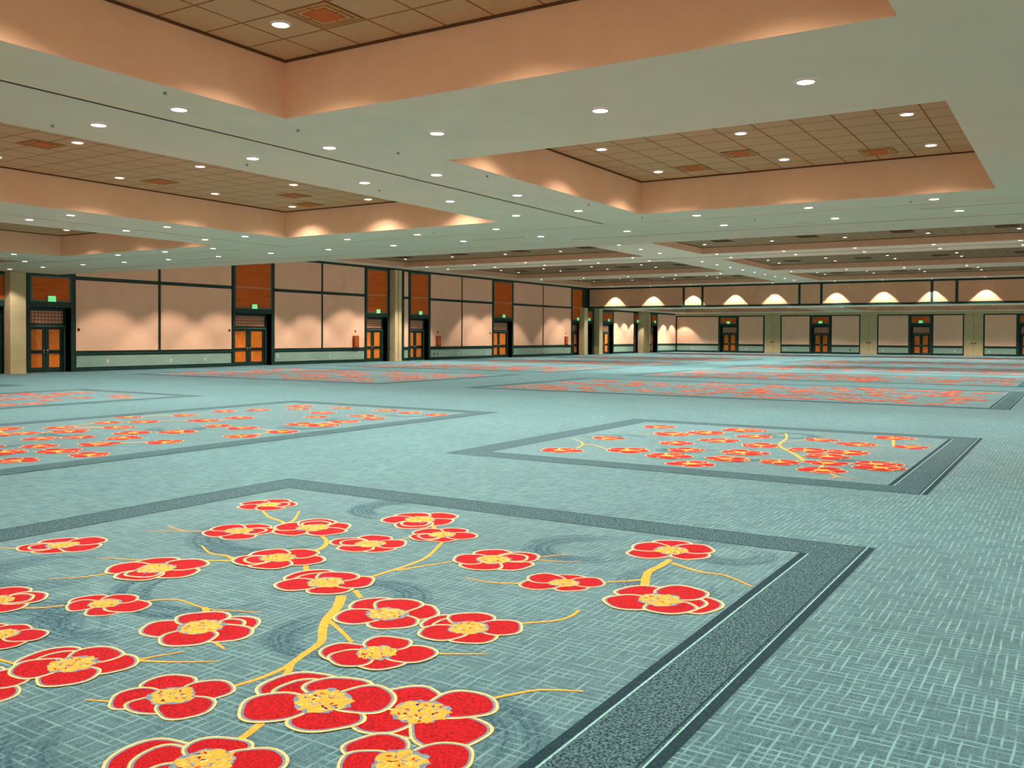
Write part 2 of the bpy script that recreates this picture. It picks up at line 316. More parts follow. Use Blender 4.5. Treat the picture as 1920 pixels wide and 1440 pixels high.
# ---- airwall tracks, seams and access slots in the low ceiling
def strip(name, x0, x1, y0, y1, z, mat, label, cat='ceiling track', t=.012, group=None):
    o = empty(name, ((x0+x1)/2, (y0+y1)/2, z)); dx, dy = (x1-x0)/2, (y1-y0)/2
    B('slot', o, mat, (-dx, dx, -dy, dy, -t, .0))
    e = .03
    if dx > dy: bs = ((-dx, dx, -dy-e, -dy, -t-.006, 0), (-dx, dx, dy, dy+e, -t-.006, 0))
    else: bs = ((-dx-e, -dx, -dy, dy, -t-.006, 0), (dx, dx+e, -dy, dy, -t-.006, 0))
    B('edge_rail', o, M['soffit'], *bs)
    return tag(o, label, cat, group)
strip('ceiling_track', -4, 24.8, 12.2, 12.29, ZL, M['dark'], 'dark straight track in ceiling running from left photo edge between near coffers')
strip('ceiling_track', -4, 24.95, 25.95, 26.02, ZL, M['dark'], 'thin dark track along ceiling beam beyond the long left coffer')
strip('ceiling_track', -4, 25.2, 39.95, 40.02, ZL, M['seam'], 'thin grey track along the ceiling beam nearest the left wall')
strip('ceiling_seam', 25.05, 25.10, -8, 49.5, ZL, M['dark'], 'long thin crosswise seam in ceiling just beyond the near coffers', 'ceiling seam')
strip('ceiling_track', 28.15, 28.24, -8, 15.1, ZL, M['dark'], 'dark crosswise track near the low ceiling step, right half', )
strip('ceiling_seam', 28.9, 28.95, 15.5, 49, ZL, M['seam'], 'faint crosswise seam near the low ceiling step, left half', 'ceiling seam')
strip('access_slot', 26.6, 26.68, 16.2, 18.2, ZL, M['dark'], 'short dark slot in ceiling, middle of photo above the high ceiling step', 'ceiling slot')
strip('access_slot', 27.4, 27.46, 6.6, 9.6, ZL, M['seam'], 'short grey slot in ceiling right of the dark track end', 'ceiling slot')
strip('access_slot', 25.9, 25.98, -2, 3.6, ZL, M['dark'], 'dark slot in ceiling at right edge beyond the small coffer', 'ceiling slot')
strip('access_slot', 27.6, 27.66, 31.5, 35, ZL, M['seam'], 'short grey slot in ceiling above the orange topped second doors', 'ceiling slot')
strip('ceiling_track', 62.75, 62.95, -8, 49, ZH, M['dark'], 'dark crosswise track in the first beam of the high ceiling')

# ---- walls
GAPS = []
def add_wall_y(name, x0, x1, z1, gaps, label, z0=0):
    """wall whose face is the plane Y=YW; gaps: (x0,x1,ztop) door openings"""
    bm = bmesh.new(); x = x0
    for g0, g1, zt in sorted(gaps):
        if g0 > x: box(bm, x, g0, YW, YW+.9, z0, z1)
        box(bm, g0, g1, YW, YW+.9, zt, z1); x = g1
    if x < x1: box(bm, x, x1, YW, YW+.9, z0, z1)
    return tag(obj(name, bm, M['green']), label, 'wall', kind='structure')

# door units: (x0, x1, z of top of the orange panel)
DOORS = [(24.9, 28.0, 5.5), (28.93, 31.8, 5.5), (43.5, 47.3, 7.7), (57.3, 60.36, 7.7), (63.04, 66.1, 7.7), (76.4, 80.3, 7.7), (93.0, 95.9, 7.7),
         (96.1, 98.5, 5.2), (101.0, 104.2, 5.2), (110.3, 112.4, 5.2), (115.9, 118.2, 5.2)]
wl = add_wall_y('wall_left', -5, XF, ZH, [(a+.22, b-.22, 3.68) for a, b, c in DOORS], 'long left wall of beige fabric panels in dark green trim')

def panels_y(wall, x0, x1, div=None, high=True, tall=True):
    e = .09
    xs = [x0, div, x1] if div else [x0, x1]
    for i in range(len(xs)-1):
        a, b = xs[i]+(e if i == 0 else .1), xs[i+1]-(e if i == len(xs)-2 else .1)
        B('fabric_panel', wall, M['wallp'], (a, b, YW-.05, YW, 1.2, 5.36 if high else 5.3), bev=.02)
        if high: B('fabric_panel', wall, M['wallp'], (a, b, YW-.05, YW, 5.58, 7.74), bev=.02)
    B('wainscot_panel', wall, M['wain'], (x0+.12, x1-.12, YW-.04, YW, .24, .93), bev=.01)
    B('chair_rail', wall, M['green'], (x0, x1, YW-.08, YW, .97, 1.13), bev=.015)

panels_y(wl, 31.8, 43.5, 37.6); panels_y(wl, 47.3, 57.3, 52.3); panels_y(wl, 60.36, 61.2); panels_y(wl, 62.3, 63.04)
panels_y(wl, 66.1, 76.4, 71.1); panels_y(wl, 80.3, 93.0, 86.5)
panels_y(wl, 104.2, 110.3, None, False); panels_y(wl, 112.4, 115.9, None, False); panels_y(wl, 118.2, 125, None, False)
B('cornice', wl, M['green'], (30.9, XB, YW-.07, YW, 7.76, 7.919))
for k, (a, b) in enumerate([(31.8, 43.5), (47.3, 57.3), (66.1, 76.4), (80.3, 93.0), (104.2, 110.3), (118.2, 125)]):
    bm = bmesh.new(); bevelbox(bm, a, b, YW-.07, YW, 0, .2, .015)
    tag(obj('baseboard_left', bm, M['green']), 'dark green baseboard, %s stretch along the left wall' % ORD[k], 'baseboard', kind='structure')

bm = bmesh.new(); box(bm, XF, XF+.9, YR, YW+.9, 0, ZLOW)
FD = [(43.5, 40.77), (30.86, 28.18), (18.55, 15.86), (6.5, 3.9)]   # far-wall doors, left to right (Y values)
bm.free(); bm = bmesh.new(); y = YW+.9
for a, b in FD:
    box(bm, XF, XF+.9, a-.22, y, 0, ZLOW); box(bm, XF, XF+.9, b+.22, a-.22, 3.68, ZLOW); y = b+.22
box(bm, XF, XF+.9, YR, y, 0, ZLOW)
wf = tag(obj('wall_far', bm, M['green']), 'far wall of beige panels, double doors and tan storage pockets', 'wall', kind='structure')
def panels_x(a, b):
    B('fabric_panel', wf, M['wallp'], (XF-.05, XF, b+.12, a-.12, 1.2, 5.02), bev=.02)
    B('wainscot_panel', wf, M['wain'], (XF-.04, XF, b+.12, a-.12, .24, .93), bev=.01)
    B('chair_rail', wf, M['green'], (XF-.08, XF, b, a, .97, 1.13), bev=.015)
for a, b in ((49.9, 43.5), (40.77, 37.1), (34.8, 30.86), (28.18, 24.5), (22.35, 18.55), (15.86, 12.3), (10.1, 6.5)): panels_x(a, b)
B('cornice', wf, M['tan'], (XF-.3, XF, YR, YW, 5.16, ZLOW-.001))
for k, (a, b) in enumerate([(49.9, 43.5), (40.77, 37.1), (34.8, 30.86), (28.18, 24.5), (22.35, 18.55), (15.86, 12.3), (10.1, 6.5)]):
    bm = bmesh.new(); bevelbox(bm, XF-.07, XF, b, a, 0, .2, .015)
    tag(obj('baseboard_far', bm, M['green']), 'dark green baseboard, %s stretch from left along the far wall' % ORD[k], 'baseboard', kind='structure')

bm = bmesh.new(); box(bm, XB, XB+.5, YR, YW, ZLOW, ZH)
wb = tag(obj('wall_bulkhead', bm, M['green']), 'beige panelled bulkhead hanging below the high ceiling before the far aisle', 'wall', kind='structure')
ys = [49.9, 37.95, 35.75, 25.15, 22.9, 12.4, 10.2, -.4, -2.6, -12]
for i in range(len(ys)-1):
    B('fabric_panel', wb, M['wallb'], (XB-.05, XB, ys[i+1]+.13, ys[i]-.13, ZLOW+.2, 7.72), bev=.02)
B('lower_trim', wb, M['green'], (XB-.08, XB, YR, 49.9, ZLOW-.02, ZLOW+.13), bev=.01)

# ---- pilasters
def pilaster(x0, x1, z, label, groove=True, y0=49.4, y1=YW):
    t = tag(empty('pilaster', ((x0+x1)/2, (y0+y1)/2, 0)), label, 'pilaster', 'tan wall pilasters')
    hx, hy = (x1-x0)/2, (y1-y0)/2
    B('shaft', t, M['tan'], (-hx, -.04 if groove else hx, -hy, hy, 0, z), *(((.04, hx, -hy, hy, 0, z),) if groove else ()), bev=.01)
    if groove: B('groove', t, M['seam'], (-.04, .04, -hy+.05, hy, 0, z))
    B('base_strip', t, M['tan'], (-hx-.012, hx+.012, -hy-.012, hy, 0, .12), bev=.004)
    return t
pilaster(27.72, 28.6, 5.59, 'plain tan pilaster at left photo edge beside the first green doors', False)
pilaster(60.45, 61.35, 7.74, 'tall grooved tan pilaster between the third and fourth double doors')
pilaster(94.95, 95.85, ZLOW+.0, 'slim tan pilaster under the left end of the bulkhead', False, 49.3)
pilaster(98.85, 99.8, ZLOW-.01, 'slim tan pilaster just behind the left end of the bulkhead', False, 49.3)
pilaster(111.66, 113.75, ZLOW-.01, 'wide tan pilaster with small device in the far left aisle', True, 49.2)

# ---- double door units
def door_unit(n, loc, rz, w, ztop, label):
    """local x along the wall, y into the wall; origin at the left foot of the unit on the wall face"""
    t = tag(empty('door_%d' % n, loc, rz), label, 'double door', 'double doors', 'structure')
    g, o0, o1, d = M['green'], .22, w-.22, .5
    B('outer_frame', t, g, (0, o0, -.06, 0, 0, ztop+.15), (w-o0, w, -.06, 0, 0, ztop+.15), (o0, w-o0, -.06, 0, ztop, ztop+.15), (o0, w-o0, -.06, 0, 3.7, 4.02), bev=.01)
    up = B('upper_panel', t, M['orange'], (o0+.1, w-o0-.1, -.045, 0, 4.12, ztop-.1))
    a, b, c, e = o0, w-o0, 4.02, ztop
    fr = [(a, a+.1, -.055, 0, c, e), (b-.1, b, -.055, 0, c, e), (a+.1, b-.1, -.055, 0, c, c+.1), (a+.1, b-.1, -.055, 0, e-.1, e)]
    B('panel_bead', up, M['greenlt'], *fr)
    if ztop > 6: B('panel_joint', up, M['lattice'], (a+.1, b-.1, -.052, 0, 5.5, 5.58))
    B('reveal', t, g, (o0-.02, o0, 0, d, 0, 3.68), (w-o0, w-o0+.02, 0, d, 0, 3.68), (o0-.02, w-o0+.02, 0, d, 3.68, 3.7))
    # inner frame in the depth of the niche
    B('door_frame', t, M['green'], (o0, o0+.16, d-.06, d+.06, 0, 3.68), (o1-.16, o1, d-.06, d+.06, 0, 3.68), (o0+.16, o1-.16, d-.04, d+.06, 3.52, 3.68),
      (o0+.16, o1-.16, d-.04, d+.06, 2.56, 2.78))
    B('head_bead', t, M['greenlt'], (o0+.1, o1-.1, d-.075, d-.04, 2.6, 2.7), (o1-.12, o1-.06, d-.075, d-.06, 0, 2.6))
    bm = bmesh.new(); box(bm, 0, o1-o0-.32, 0, .02, 0, .74)
    # lattice grid is drawn in the panel's own x and z: lay the mesh flat, then turn it upright
    for v in bm.verts: v.co = Vector((v.co.x, v.co.z, -v.co.y))
    lt = obj('lattice_transom', bm, M['lattice'], t, (o0+.16, d, 2.78)); lt.rotation_euler = (PI/2, 0, 0)
    B('backing', t, M['black'], (o0, o1, d+.07, d+.09, 0, 3.68))
    m = (o0+o1)/2; x0, x1 = o0+.17, o1-.17
    for k, (p, q, inner) in enumerate(((x0, m-.01, 1), (m+.01, x1, 0))):
        wdt = q-p; s = min(.24, wdt*.19)
        lf = B('door_leaf', t, g, (p, p+s, d, d+.05, .02, 2.55), (q-s, q, d, d+.05, .02, 2.55), (p+s, q-s, d, d+.05, .02, .28), (p+s, q-s, d, d+.05, 1.08, 1.28), (p+s, q-s, d, d+.05, 2.45, 2.55))
        B('door_panel', lf, M['glass'], (p+s, q-s, d+.012, d+.04, .28, 1.08), (p+s, q-s, d+.012, d+.04, 1.28, 2.45))
        bm = bmesh.new(); bevelbox(bm, p+.06, q-.06, d-.09, d-.045, 1.14, 1.2, .01); bevelbox(bm, p+.06, p+.12, d-.06, d, 1.13, 1.21, .01); bevelbox(bm, q-.12, q-.06, d-.06, d, 1.13, 1.21, .01)
        obj('push_bar', bm, M['black'], lf)
        bm = bmesh.new(); cx = q-.1 if inner else p+.1
        bevelbox(bm, cx-.035, cx+.035, d-.05, d, 1.1, 1.3, .008)
        obj('lock_plate', bm, M['chrome'], lf)
    return t

dl = ['green double doors at the left photo edge, mostly cut off', 'double doors under orange panel right of the plain pilaster, lattice transom',
      'double doors with tall orange panel, second complete set from left', 'double doors with tall orange panel left of the tall grooved pilaster',
      'double doors with tall orange panel right of the tall grooved pilaster', 'double doors with tall orange panel in the middle of the left wall stretch before the bulkhead',
      'narrow looking doors with tall orange panel touching the bulkhead', 'doors seen between the two slim pilasters under the bulkhead', 'brightly lit doors right of the second slim pilaster, far aisle',
      'doors left of the wide pilaster in the far aisle, seen edge on', 'doors right of the wide pilaster in the far aisle, seen edge on']
dl[5] = 'double doors with tall orange panel midway between grooved pilaster and bulkhead'
for k, (a, b, zt) in enumerate(DOORS): door_unit(k+1, (a, YW, 0), 0, b-a, zt, dl[k])
fl_ = ['far wall double doors nearest the left corner', 'far wall double doors, second from the left corner', 'far wall double doors, third from the left corner', 'far wall double doors cut by the right photo edge']
for k, (a, b) in enumerate(FD): door_unit(12+k, (XF, a, 0), -PI/2, a-b, 4.95, fl_[k])

# ---- exit signs
def exit_sign(loc, rz, label):
    t = tag(empty('exit_sign', loc, rz), label, 'exit sign', 'green exit signs')
    B('housing', t, M['chrome'], (-.24, .24, -.09, 0, .01, .33), bev=.012)
    B('lit_face', t, M['sign'], (-.225, .225, -.1, -.09, .02, .32))
    bm = bmesh.new(); s = .035; H = .19; z0 = .075     # the word EXIT, letter by letter
    def bar(x, y0, y1, w=s): box(bm, x, x+w, -.105, -.1, y0, y1)
    bar(-.2, z0, z0+H)
    for zz in (0, H/2-s/2, H-s): box(bm, -.2+s, -.11, -.105, -.1, z0+zz, z0+zz+s)
    for q in (1, -1):
        a, c = ((-.085, .015) if q > 0 else (.015, -.085))
        v = [bm.verts.new((x, -.105, z)) for x, z in ((a-.0, z0), (a+s*1.1*q, z0), (c, z0+H), (c-s*1.1*q, z0+H))]; bm.faces.new(v)
    bar(.045, z0, z0+H); box(bm, .1, .21, -.105, -.1, z0+H-s, z0+H); bar(.1375, z0, z0+H-s)
    obj('lettering', bm, M['signtext'], t)['label'] = 'dark green letters reading EXIT'
    return t
where = ['', 'over the doors right of the plain pilaster', 'over the second complete doors from left', 'over the doors left of grooved pilaster', 'over the doors right of grooved pilaster',
         'over the doors midway to the bulkhead', 'over the doors touching the bulkhead', 'over the doors between the slim pilasters', 'over the brightly lit far aisle doors', 'over the doors left of wide pilaster', 'over the doors right of wide pilaster']
for k, (a, b, zt) in enumerate(DOORS):
    if k: exit_sign(((a+b)/2, YW-.06, 4.03), 0, 'small green lit exit sign ' + where[k])
for k, (a, b) in enumerate(FD): exit_sign((XF-.06, (a+b)/2, 4.03), -PI/2, 'small green lit exit sign over far wall doors, %s from the left corner' % ORD[k])

# ---- storage pockets of the folding walls on the far wall
for k, (a, b) in enumerate(((37.0, 34.85), (24.46, 22.39), (12.27, 10.17))):
    t = tag(empty('pocket_door', (XF, (a+b)/2, 0), -PI/2), 'tan flush pocket doors with two dark pulls, %s from left on far wall' % ORD[k], 'pocket door', 'storage pockets on the far wall')
    h = (a-b)/2
    for s in (-1, 1):
        x0, x1 = (-h, -.012) if s < 0 else (.012, h)
        lf = B('door_leaf', t, M['tan'], (x0, x1, -.07, 0, 0, 5.15), bev=.01)
        bm = bmesh.new(); cx = s*.17
        bevelbox(bm, cx-.08, cx+.08, -.09, -.07, 1.42, 1.62, .01); bevelbox(bm, cx-.02, cx+.02, -.13, -.09, 1.46, 1.58, .008)
        obj('pull_handle', bm, M['wood'], lf)

# ---- small wall devices
def outlet(x, z, label, y=YW-.04, mat='white'):
    t = tag(empty('wall_outlet', (x, y, z)), label, 'wall outlet', 'wall outlets')
    B('cover_plate', t, M[mat], (-.07, .07, -.02, 0, -.11, .11), bev=.006)
    B('socket', t, M['seam'], (-.03, .03, -.026, -.02, .02, .07)); B('socket', t, M['seam'], (-.03, .03, -.026, -.02, -.07, -.02))
outlet(33.93, .57, 'white outlet on sage wainscot, leftmost of three between first two doors')
outlet(38.46, .52, 'white outlet on sage wainscot, middle of three between first two doors')
outlet(41.17, .53, 'white outlet on sage wainscot, rightmost of three between first two doors')
outlet(47.7, .66, 'white outlet on wainscot just right of the second complete doors')
outlet(53.1, .54, 'white outlet on wainscot left of and below the wooden wall box')
outlet(56.07, .54, 'white outlet on wainscot straight below the first wooden wall box')
outlet(66.7, .52, 'dark outlet below second wooden wall box, left one of pair', mat='black')
outlet(67.25, .52, 'dark outlet below second wooden wall box, right one of pair', mat='black')
outlet(69.8, .56, 'white outlet on wainscot right of the second wooden box, left of pair')
outlet(70.5, .56, 'white outlet on wainscot right of the second wooden box, right of pair')
outlet(75.5, .58, 'white outlet on wainscot just left of the doors midway to the bulkhead')
outlet(85.3, .56, 'white outlet on wainscot between midway doors and the bulkhead doors')
for k, (yy, m) in enumerate(((47.5, 'white'), (39.6, 'white'), (34.2, 'white'), (25.7, 'black'), (21.6, 'white'), (13.3, 'white'), (9.5, 'white'))):
    t = tag(empty('wall_outlet', (XF-.04, yy, .55), -PI/2), 'small %s outlet low on the far wall wainscot, %s from the left corner' % (m, ORD[k]), 'wall outlet', 'wall outlets')
    B('cover_plate', t, M[m], (-.08, .08, -.02, 0, -.11, .11), bev=.006); B('socket', t, M['seam'], (-.03, .03, -.026, -.02, -.06, .06))

def wall_box(x, label):
    t = tag(empty('wooden_wall_box', (x, YW-.05, 1.25)), label, 'wall box', 'wooden wall boxes above the chair rail')
    B('case', t, M['wood'], (-.32, .32, -.14, 0, 0, .9), bev=.02)
    B('centre_panel', t, M['orange'], (-.12, .14, -.155, -.14, .08, .82), bev=.006)
    B('shelf', t, M['wood'], (-.34, .34, -.17, 0, -.04, 0), bev=.008)
wall_box(56.07, 'reddish wooden box on beige panel left of the third tall doors')
wall_box(67.25, 'reddish wooden box on beige panel right of the fourth tall doors')
wall_box(91.64, 'reddish wooden box on beige panel left of the bulkhead doors')
def sensor(x, z, label, r=.09, mat='wood'):
    t = tag(empty('wall_sensor', (x, YW-.05, z)), label, 'wall sensor', 'small round wall devices')
    for nm, rr, y0, y1, mm in (('base_ring', r, 0, -.03, M[mat]), ('dome', r*.6, -.03, -.06, M['black'])):
        bm = bmesh.new(); n = 14
        a = [bm.verts.new((rr*math.cos(2*PI*i/n), y0, rr*math.sin(2*PI*i/n))) for i in range(n)]
        b = [bm.verts.new((rr*.85*math.cos(2*PI*i/n), y1, rr*.85*math.sin(2*PI*i/n))) for i in range(n)]
        for i in range(n): bm.faces.new((a[i], a[(i+1) % n], b[(i+1) % n], b[i]))
        bm.faces.new(b); obj(nm, bm, mm, t)
sensor(56.07, 2.52, 'small round device straight above the first wooden wall box')
sensor(67.25, 2.5, 'small round device straight above the second wooden wall box')
sensor(91.64, 2.5, 'small round device straight above the third wooden wall box')
sensor(32.05, 2.46, 'small dark round device just right of the lattice transom doors')
sensor(43.2, 2.5, 'small dark round device just left of the second complete doors')
sensor(75.9, 2.45, 'small dark round device just left of the doors midway to bulkhead')

# ---- ceiling air vents (square diffusers)
def vent(x, y, z, label, grp, mat='vent', s=.37):
    t = tag(empty('air_vent', (x, y, z)), label, 'air vent', grp)
    bm = bmesh.new()
    for k, r in enumerate((s, s*.8)):
        q = r-s*.06
        for b in ((-r, r, -r, -q), (-r, r, q, r), (-r, -q, -q, q), (q, r, -q, q)): box(bm, *b, -.02-.006*k, 0)
    obj('louvre_frame', bm, M[mat], t)
    B('throat', t, M['orange' if mat == 'vent' else 'vent_dark'], (-s*.55, s*.55, -s*.55, s*.55, -.02, -.001))
    B('face_plate', t, M['tile' if mat == 'vent' else 'vent_dark'], (-s, s, -s, s, -.008, -.001))
vg = 'square air vents in the near coffers'
for x, y, l in ((9.02, 8.63, 'square tan air vent in the coffer overhead, right of its downlight'), (11.9, 20.0, 'square tan air vent at left photo edge in the long left coffer'),
                (16.55, 22.0, 'square tan air vent beside the far side of the long left coffer'), (20.3, 20.6, 'square tan air vent amid the tiles of the long left coffer'),
                (21.9, 21.6, 'square tan air vent near the far corner of the long left coffer'), (20.9, 6.8, 'square tan air vent in the middle of the right coffer'),
                (22.3, 4.0, 'square tan air vent near the right end of the right coffer'), (22.1, 8.4, 'square tan air vent near the left corner of the right coffer')):
    vent(x, y, ZC, l, vg)
k = 0
for r, nm in zip(HIGH, ('nearest left', 'nearest right', 'middle left', 'middle right', 'rear left', 'rear right')):
    for j in range(4):
        y = r[2]+(r[3]-r[2])*(j+.5)/4
        vent(r[1]-3.6, y, ZHC, 'dark square air vent, %s from right, in the %s coffer of high ceiling' % (ORD[j], nm), 'dark air vents of the high ceiling', 'vent_dark', .6)

# ================================================================ DOWNLIGHTS
LR = .12
bm = bmesh.new(); disc(bm, 0, 0, -.012, LR, 20); me_lens = mesh_of('lens', bm, M['lens'])
bm = bmesh.new(); disc(bm, 0, 0, -.022, LR+.03, 20, LR-.002, z1=-.001)
disc(bm, 0, 0, -.022, LR-.002, 20, LR-.006, z1=-.022)
me_ring = mesh_of('trim_ring', bm, M['ring'])
spots = {}
def spot_data(power, angle=126, blend=.25, col=(1, .90, .78)):
    key = (power, angle, blend, col)
    if key not in spots:
        d = bpy.data.lights.new('downlight_beam', 'SPOT'); d.energy = power; d.spot_size = math.radians(angle); d.spot_blend = blend
        d.shadow_soft_size = .09; d.color = col; spots[key] = d
    return spots[key]
def downlight(x, y, z, label, group, power=250, angle=126, blend=.25, lamp=True):
    t = tag(empty('recessed_downlight', (x, y, z)), label, 'downlight', group)
    for nm, me in (('trim_ring', me_ring), ('lens', me_lens)):
        o = bpy.data.objects.new(nm, me); C.objects.link(o); o.parent = t
    if lamp:
        l = bpy.data.objects.new('beam', spot_data(power, angle, blend)); C.objects.link(l); l.parent = t; l.location = (0, 0, -.04)

def beam_only(x, y, z, power, angle=126, blend=.25):
    l = bpy.data.objects.new('unseen_bare_spot', spot_data(power, angle, blend)); C.objects.link(l); l.location = (x, y, z-.04)  # spot without a fixture, for lamps out of view
PN, PC, PH = 460, 300, 1750
GN = 'downlights of the low near ceiling'
LX = [5.7, 8.97, 12.2, 15.42, 18.65, 21.8]
for j, (y, nm, x_from) in enumerate(((11.52, 'right of the first dark track', 8), (13.5, 'left of the first dark track', 8), (24.45, 'right of the second track', 12), (26.5, 'left of the second track', 12), (38.6, 'right of the track nearest left wall', 18))):
    vis = [x for x in LX if x > x_from]
    for k, x in enumerate(reversed(vis)):
        downlight(x, y, ZL, 'glowing downlight, %s from far end of lane %s' % (ORD[k], nm), GN, PN)
for k, y in enumerate((9.15, 6.12, 3.1, 0.1, -3)):
    downlight(12.25, y, ZL, 'glowing downlight, %s from the left on the beam between the two right coffers' % ORD[k], GN, PN)
for k, y in enumerate((42.0, 35.0, 31.9, 29.0, 22.0, 18.9, 15.75, 9.1, 6.05, 3.05, 0.0, -3.1)):
    downlight(24.25, y, ZL, 'glowing downlight, %s from left in the row just beyond near coffers' % ORD[k], GN, PN)
for k, y in enumerate((47.8, 44.8, 41.4, 38.2, 35.0, 31.7, 28.5, 25.3, 22.0, 18.8, 15.6, 12.4, 9.2, 5.95, 2.75, -.4, -3.6)):
    downlight(26.8, y, ZL, 'glowing downlight, %s from left in the row nearest the low ceiling step' % ORD[k], GN, PN)
for k, (x, y) in enumerate(((-1.5, 11.5), (-1.5, 8), (-1.5, 4.5), (-1.5, 1), (-1.5, -3), (2.4, -.6), (5.7, -.6), (9, -1.6), (2.4, 11.5), (-3, 14), (2.4, -4), (6, -5), (10, -5), (15, -4.5), (20, -4.5), (2.5, 25), (6, 25), (9, 26))):
    beam_only(x, y, ZL, PN*.55)  # unseen bare lamps, added to brighten the foreground floor
# coffers of the near ceiling
GC = 'downlights inside the near coffers'
for i, x in enumerate((8.98, 5.7, 2.4)):
    for j, y in enumerate((9.4, 6.15, 2.85)):
        if (i, j) == (0, 0): downlight(x, y, ZC, 'bright downlight among tiles of the coffer overhead, upper left of photo', GC, PC, 128, .8)
        else: beam_only(x, y, ZC, PC, 128, .8)
for i, x in enumerate((22.1, 18.8, 15.6)):
    for j, y in enumerate((9.35, 6.1, 2.85)):
        downlight(x, y, ZC, 'downlight in the right coffer, %s row from its far side, %s from left' % (ORD[i], ORD[j]), GC, PC, 128, .8)
for i, x in enumerate((22.0, 18.8, 15.55, 12.2, 9.0)):
    for j, y in enumerate((22.4, 19.1, 15.9)):
        downlight(x, y, ZC, 'downlight in the long left coffer, %s row from its far end, %s from left' % (ORD[i], ORD[j]), GC, PC, 128, .8)
for i, x in enumerate((22.3, 18.9, 15.6)):
    for j, y in enumerate((35.6, 32.3, 29.2)):
        downlight(x, y, ZC, 'downlight in the third left coffer, %s row from its far end, %s from left' % (ORD[i], ORD[j]), GC, PC, 128, .8)
# high ceiling
GH = 'downlights of the high ceiling beams'
YS = [46.4, 41.6, 36.8, 32.0, 27.7, 21.4, 16.8, 12.3, 7.7, 3.05, -1.6]
for x, nm in ((60.9, 'first pair row, near side of the dark track'), (63.9, 'first pair row, far side of the dark track'), (79.9, 'row on the second crosswise beam'), (96.25, 'row closest to the bulkhead')):
    for j, y in enumerate(YS):
        downlight(x, y, ZH, 'small downlight, %s from left, %s' % (ORD[j], nm), GH, PH*(.8 if x > 90 else 1), 78 if x > 90 else 84, .12 if x > 90 else .3)
for j, x in enumerate((51.9, 55.2, 58.4, 66.6, 70.0, 73.2, 76.4, 79.7, 82.9, 86.2, 89.4, 92.7)):
    downlight(x, 24.55, ZH, 'small downlight, %s from near end, on the lengthwise beam of high ceiling' % ORD[j], GH, PH, 84, .3)
for x in (34.0, 38.2, 42.4, 46.6, 50.8):
    for y in YS: beam_only(x, y, ZH, PH*(.8 if y > 45 else .4), 84 if y > 45 else 110, .3)  # bare lamps added to brighten the dark floor band; wall-side row casts its scallops
GK = 'downlights inside the high dark coffers'
for r, nm in zip(HIGH, ('nearest left', 'nearest right', 'middle left', 'middle right', 'rear left', 'rear right')):
    w = r[1]-r[0]
    for i, x in enumerate((r[1]-5.3, r[1]-2.1)):
        for j, y in enumerate([q for q in (46.5, 41.85, 36.95, 32.2, 27.9, 21.4, 16.9, 12.4, 7.7, 3.0) if r[2]+.9 < q < r[3]-.9]):
            downlight(x, y, ZHC, 'tiny downlight, %s from left, %s row, %s coffer of high ceiling' % (ORD[j], ('front', 'rear')[i], nm), GK, PH, 84, .3, lamp=(j % 2 == i or j == 0))
# low ceiling behind the bulkhead
for i, x in enumerate((102.4, 119.2)):
    for j, y in enumerate((46.6, 42, 37, 32, 27.5, 22, 17, 12, 7.5, 3)):
        downlight(x, y, ZLOW, 'tiny downlight behind the bulkhead, %s from left in the %s row' % (ORD[j], ('front', 'rear')[i]), 'downlights behind the bulkhead', PN*4.5, 138 if i == 0 else 124, .6)
for j, x in enumerate((104.7, 107.3, 110, 120.3, 123.4)):
    downlight(x, 48.6, ZLOW, 'tiny downlight close to the far left aisle wall, %s from bulkhead' % ORD[j], 'downlights behind the bulkhead', 900, 84, .25)

# ---- sprinkler heads
bm = bmesh.new(); disc(bm, 0, 0, -.008, .04, 12, .018, z1=-.001); me_esc = mesh_of('escutcheon', bm, M['chrome'])
bm = bmesh.new()
n = 8
a = [bm.verts.new((.016*math.cos(2*PI*i/n), .016*math.sin(2*PI*i/n), -.005)) for i in range(n)]
b = [bm.verts.new((.012*math.cos(2*PI*i/n), .012*math.sin(2*PI*i/n), -.03)) for i in range(n)]
for i in range(n): bm.faces.new((a[i], b[i], b[(i+1) % n], a[(i+1) % n]))
disc(bm, 0, 0, -.032, .03, 12); disc(bm, 0, 0, -.029, .03, 12, down=False)
me_spr = mesh_of('deflector', bm, M['seam'])
for k, (x, y, l) in enumerate(((8.25, 10.9, 'sprinkler head at the lower edge of the coffer overhead'), (8.62, 14.2, 'sprinkler head left of the leftmost big downlight'), (10.9, 11.0, 'sprinkler head below the corner of coffer overhead'),
        (12.6, 14.1, 'sprinkler head beside second downlight left of the first track'), (13.2, 10.75, 'sprinkler head left of the right coffer tip'), (16.4, 13.9, 'sprinkler head above the tip of the long left coffer'),
        (16.1, 10.7, 'sprinkler head along the left edge of right coffer, nearer one'), (20.9, 10.75, 'sprinkler head along the left edge of right coffer, farther one'), (23.9, 10.6, 'sprinkler head at far left corner of right coffer'),
        (24.1, 18.1, 'sprinkler head beyond the far end of the long left coffer'), (26.0, 8.0, 'sprinkler head between the two downlight rows, above high coffers'), (24.4, 3.6, 'sprinkler head beside the downlight beyond right coffer end'))):
    t = tag(empty('sprinkler_head', (x, y, ZL)), l, 'sprinkler', 'ceiling sprinkler heads')
    for nm, me in (('escutcheon', me_esc), ('deflector', me_spr)):
        o = bpy.data.objects.new(nm, me); C.objects.link(o); o.parent = t

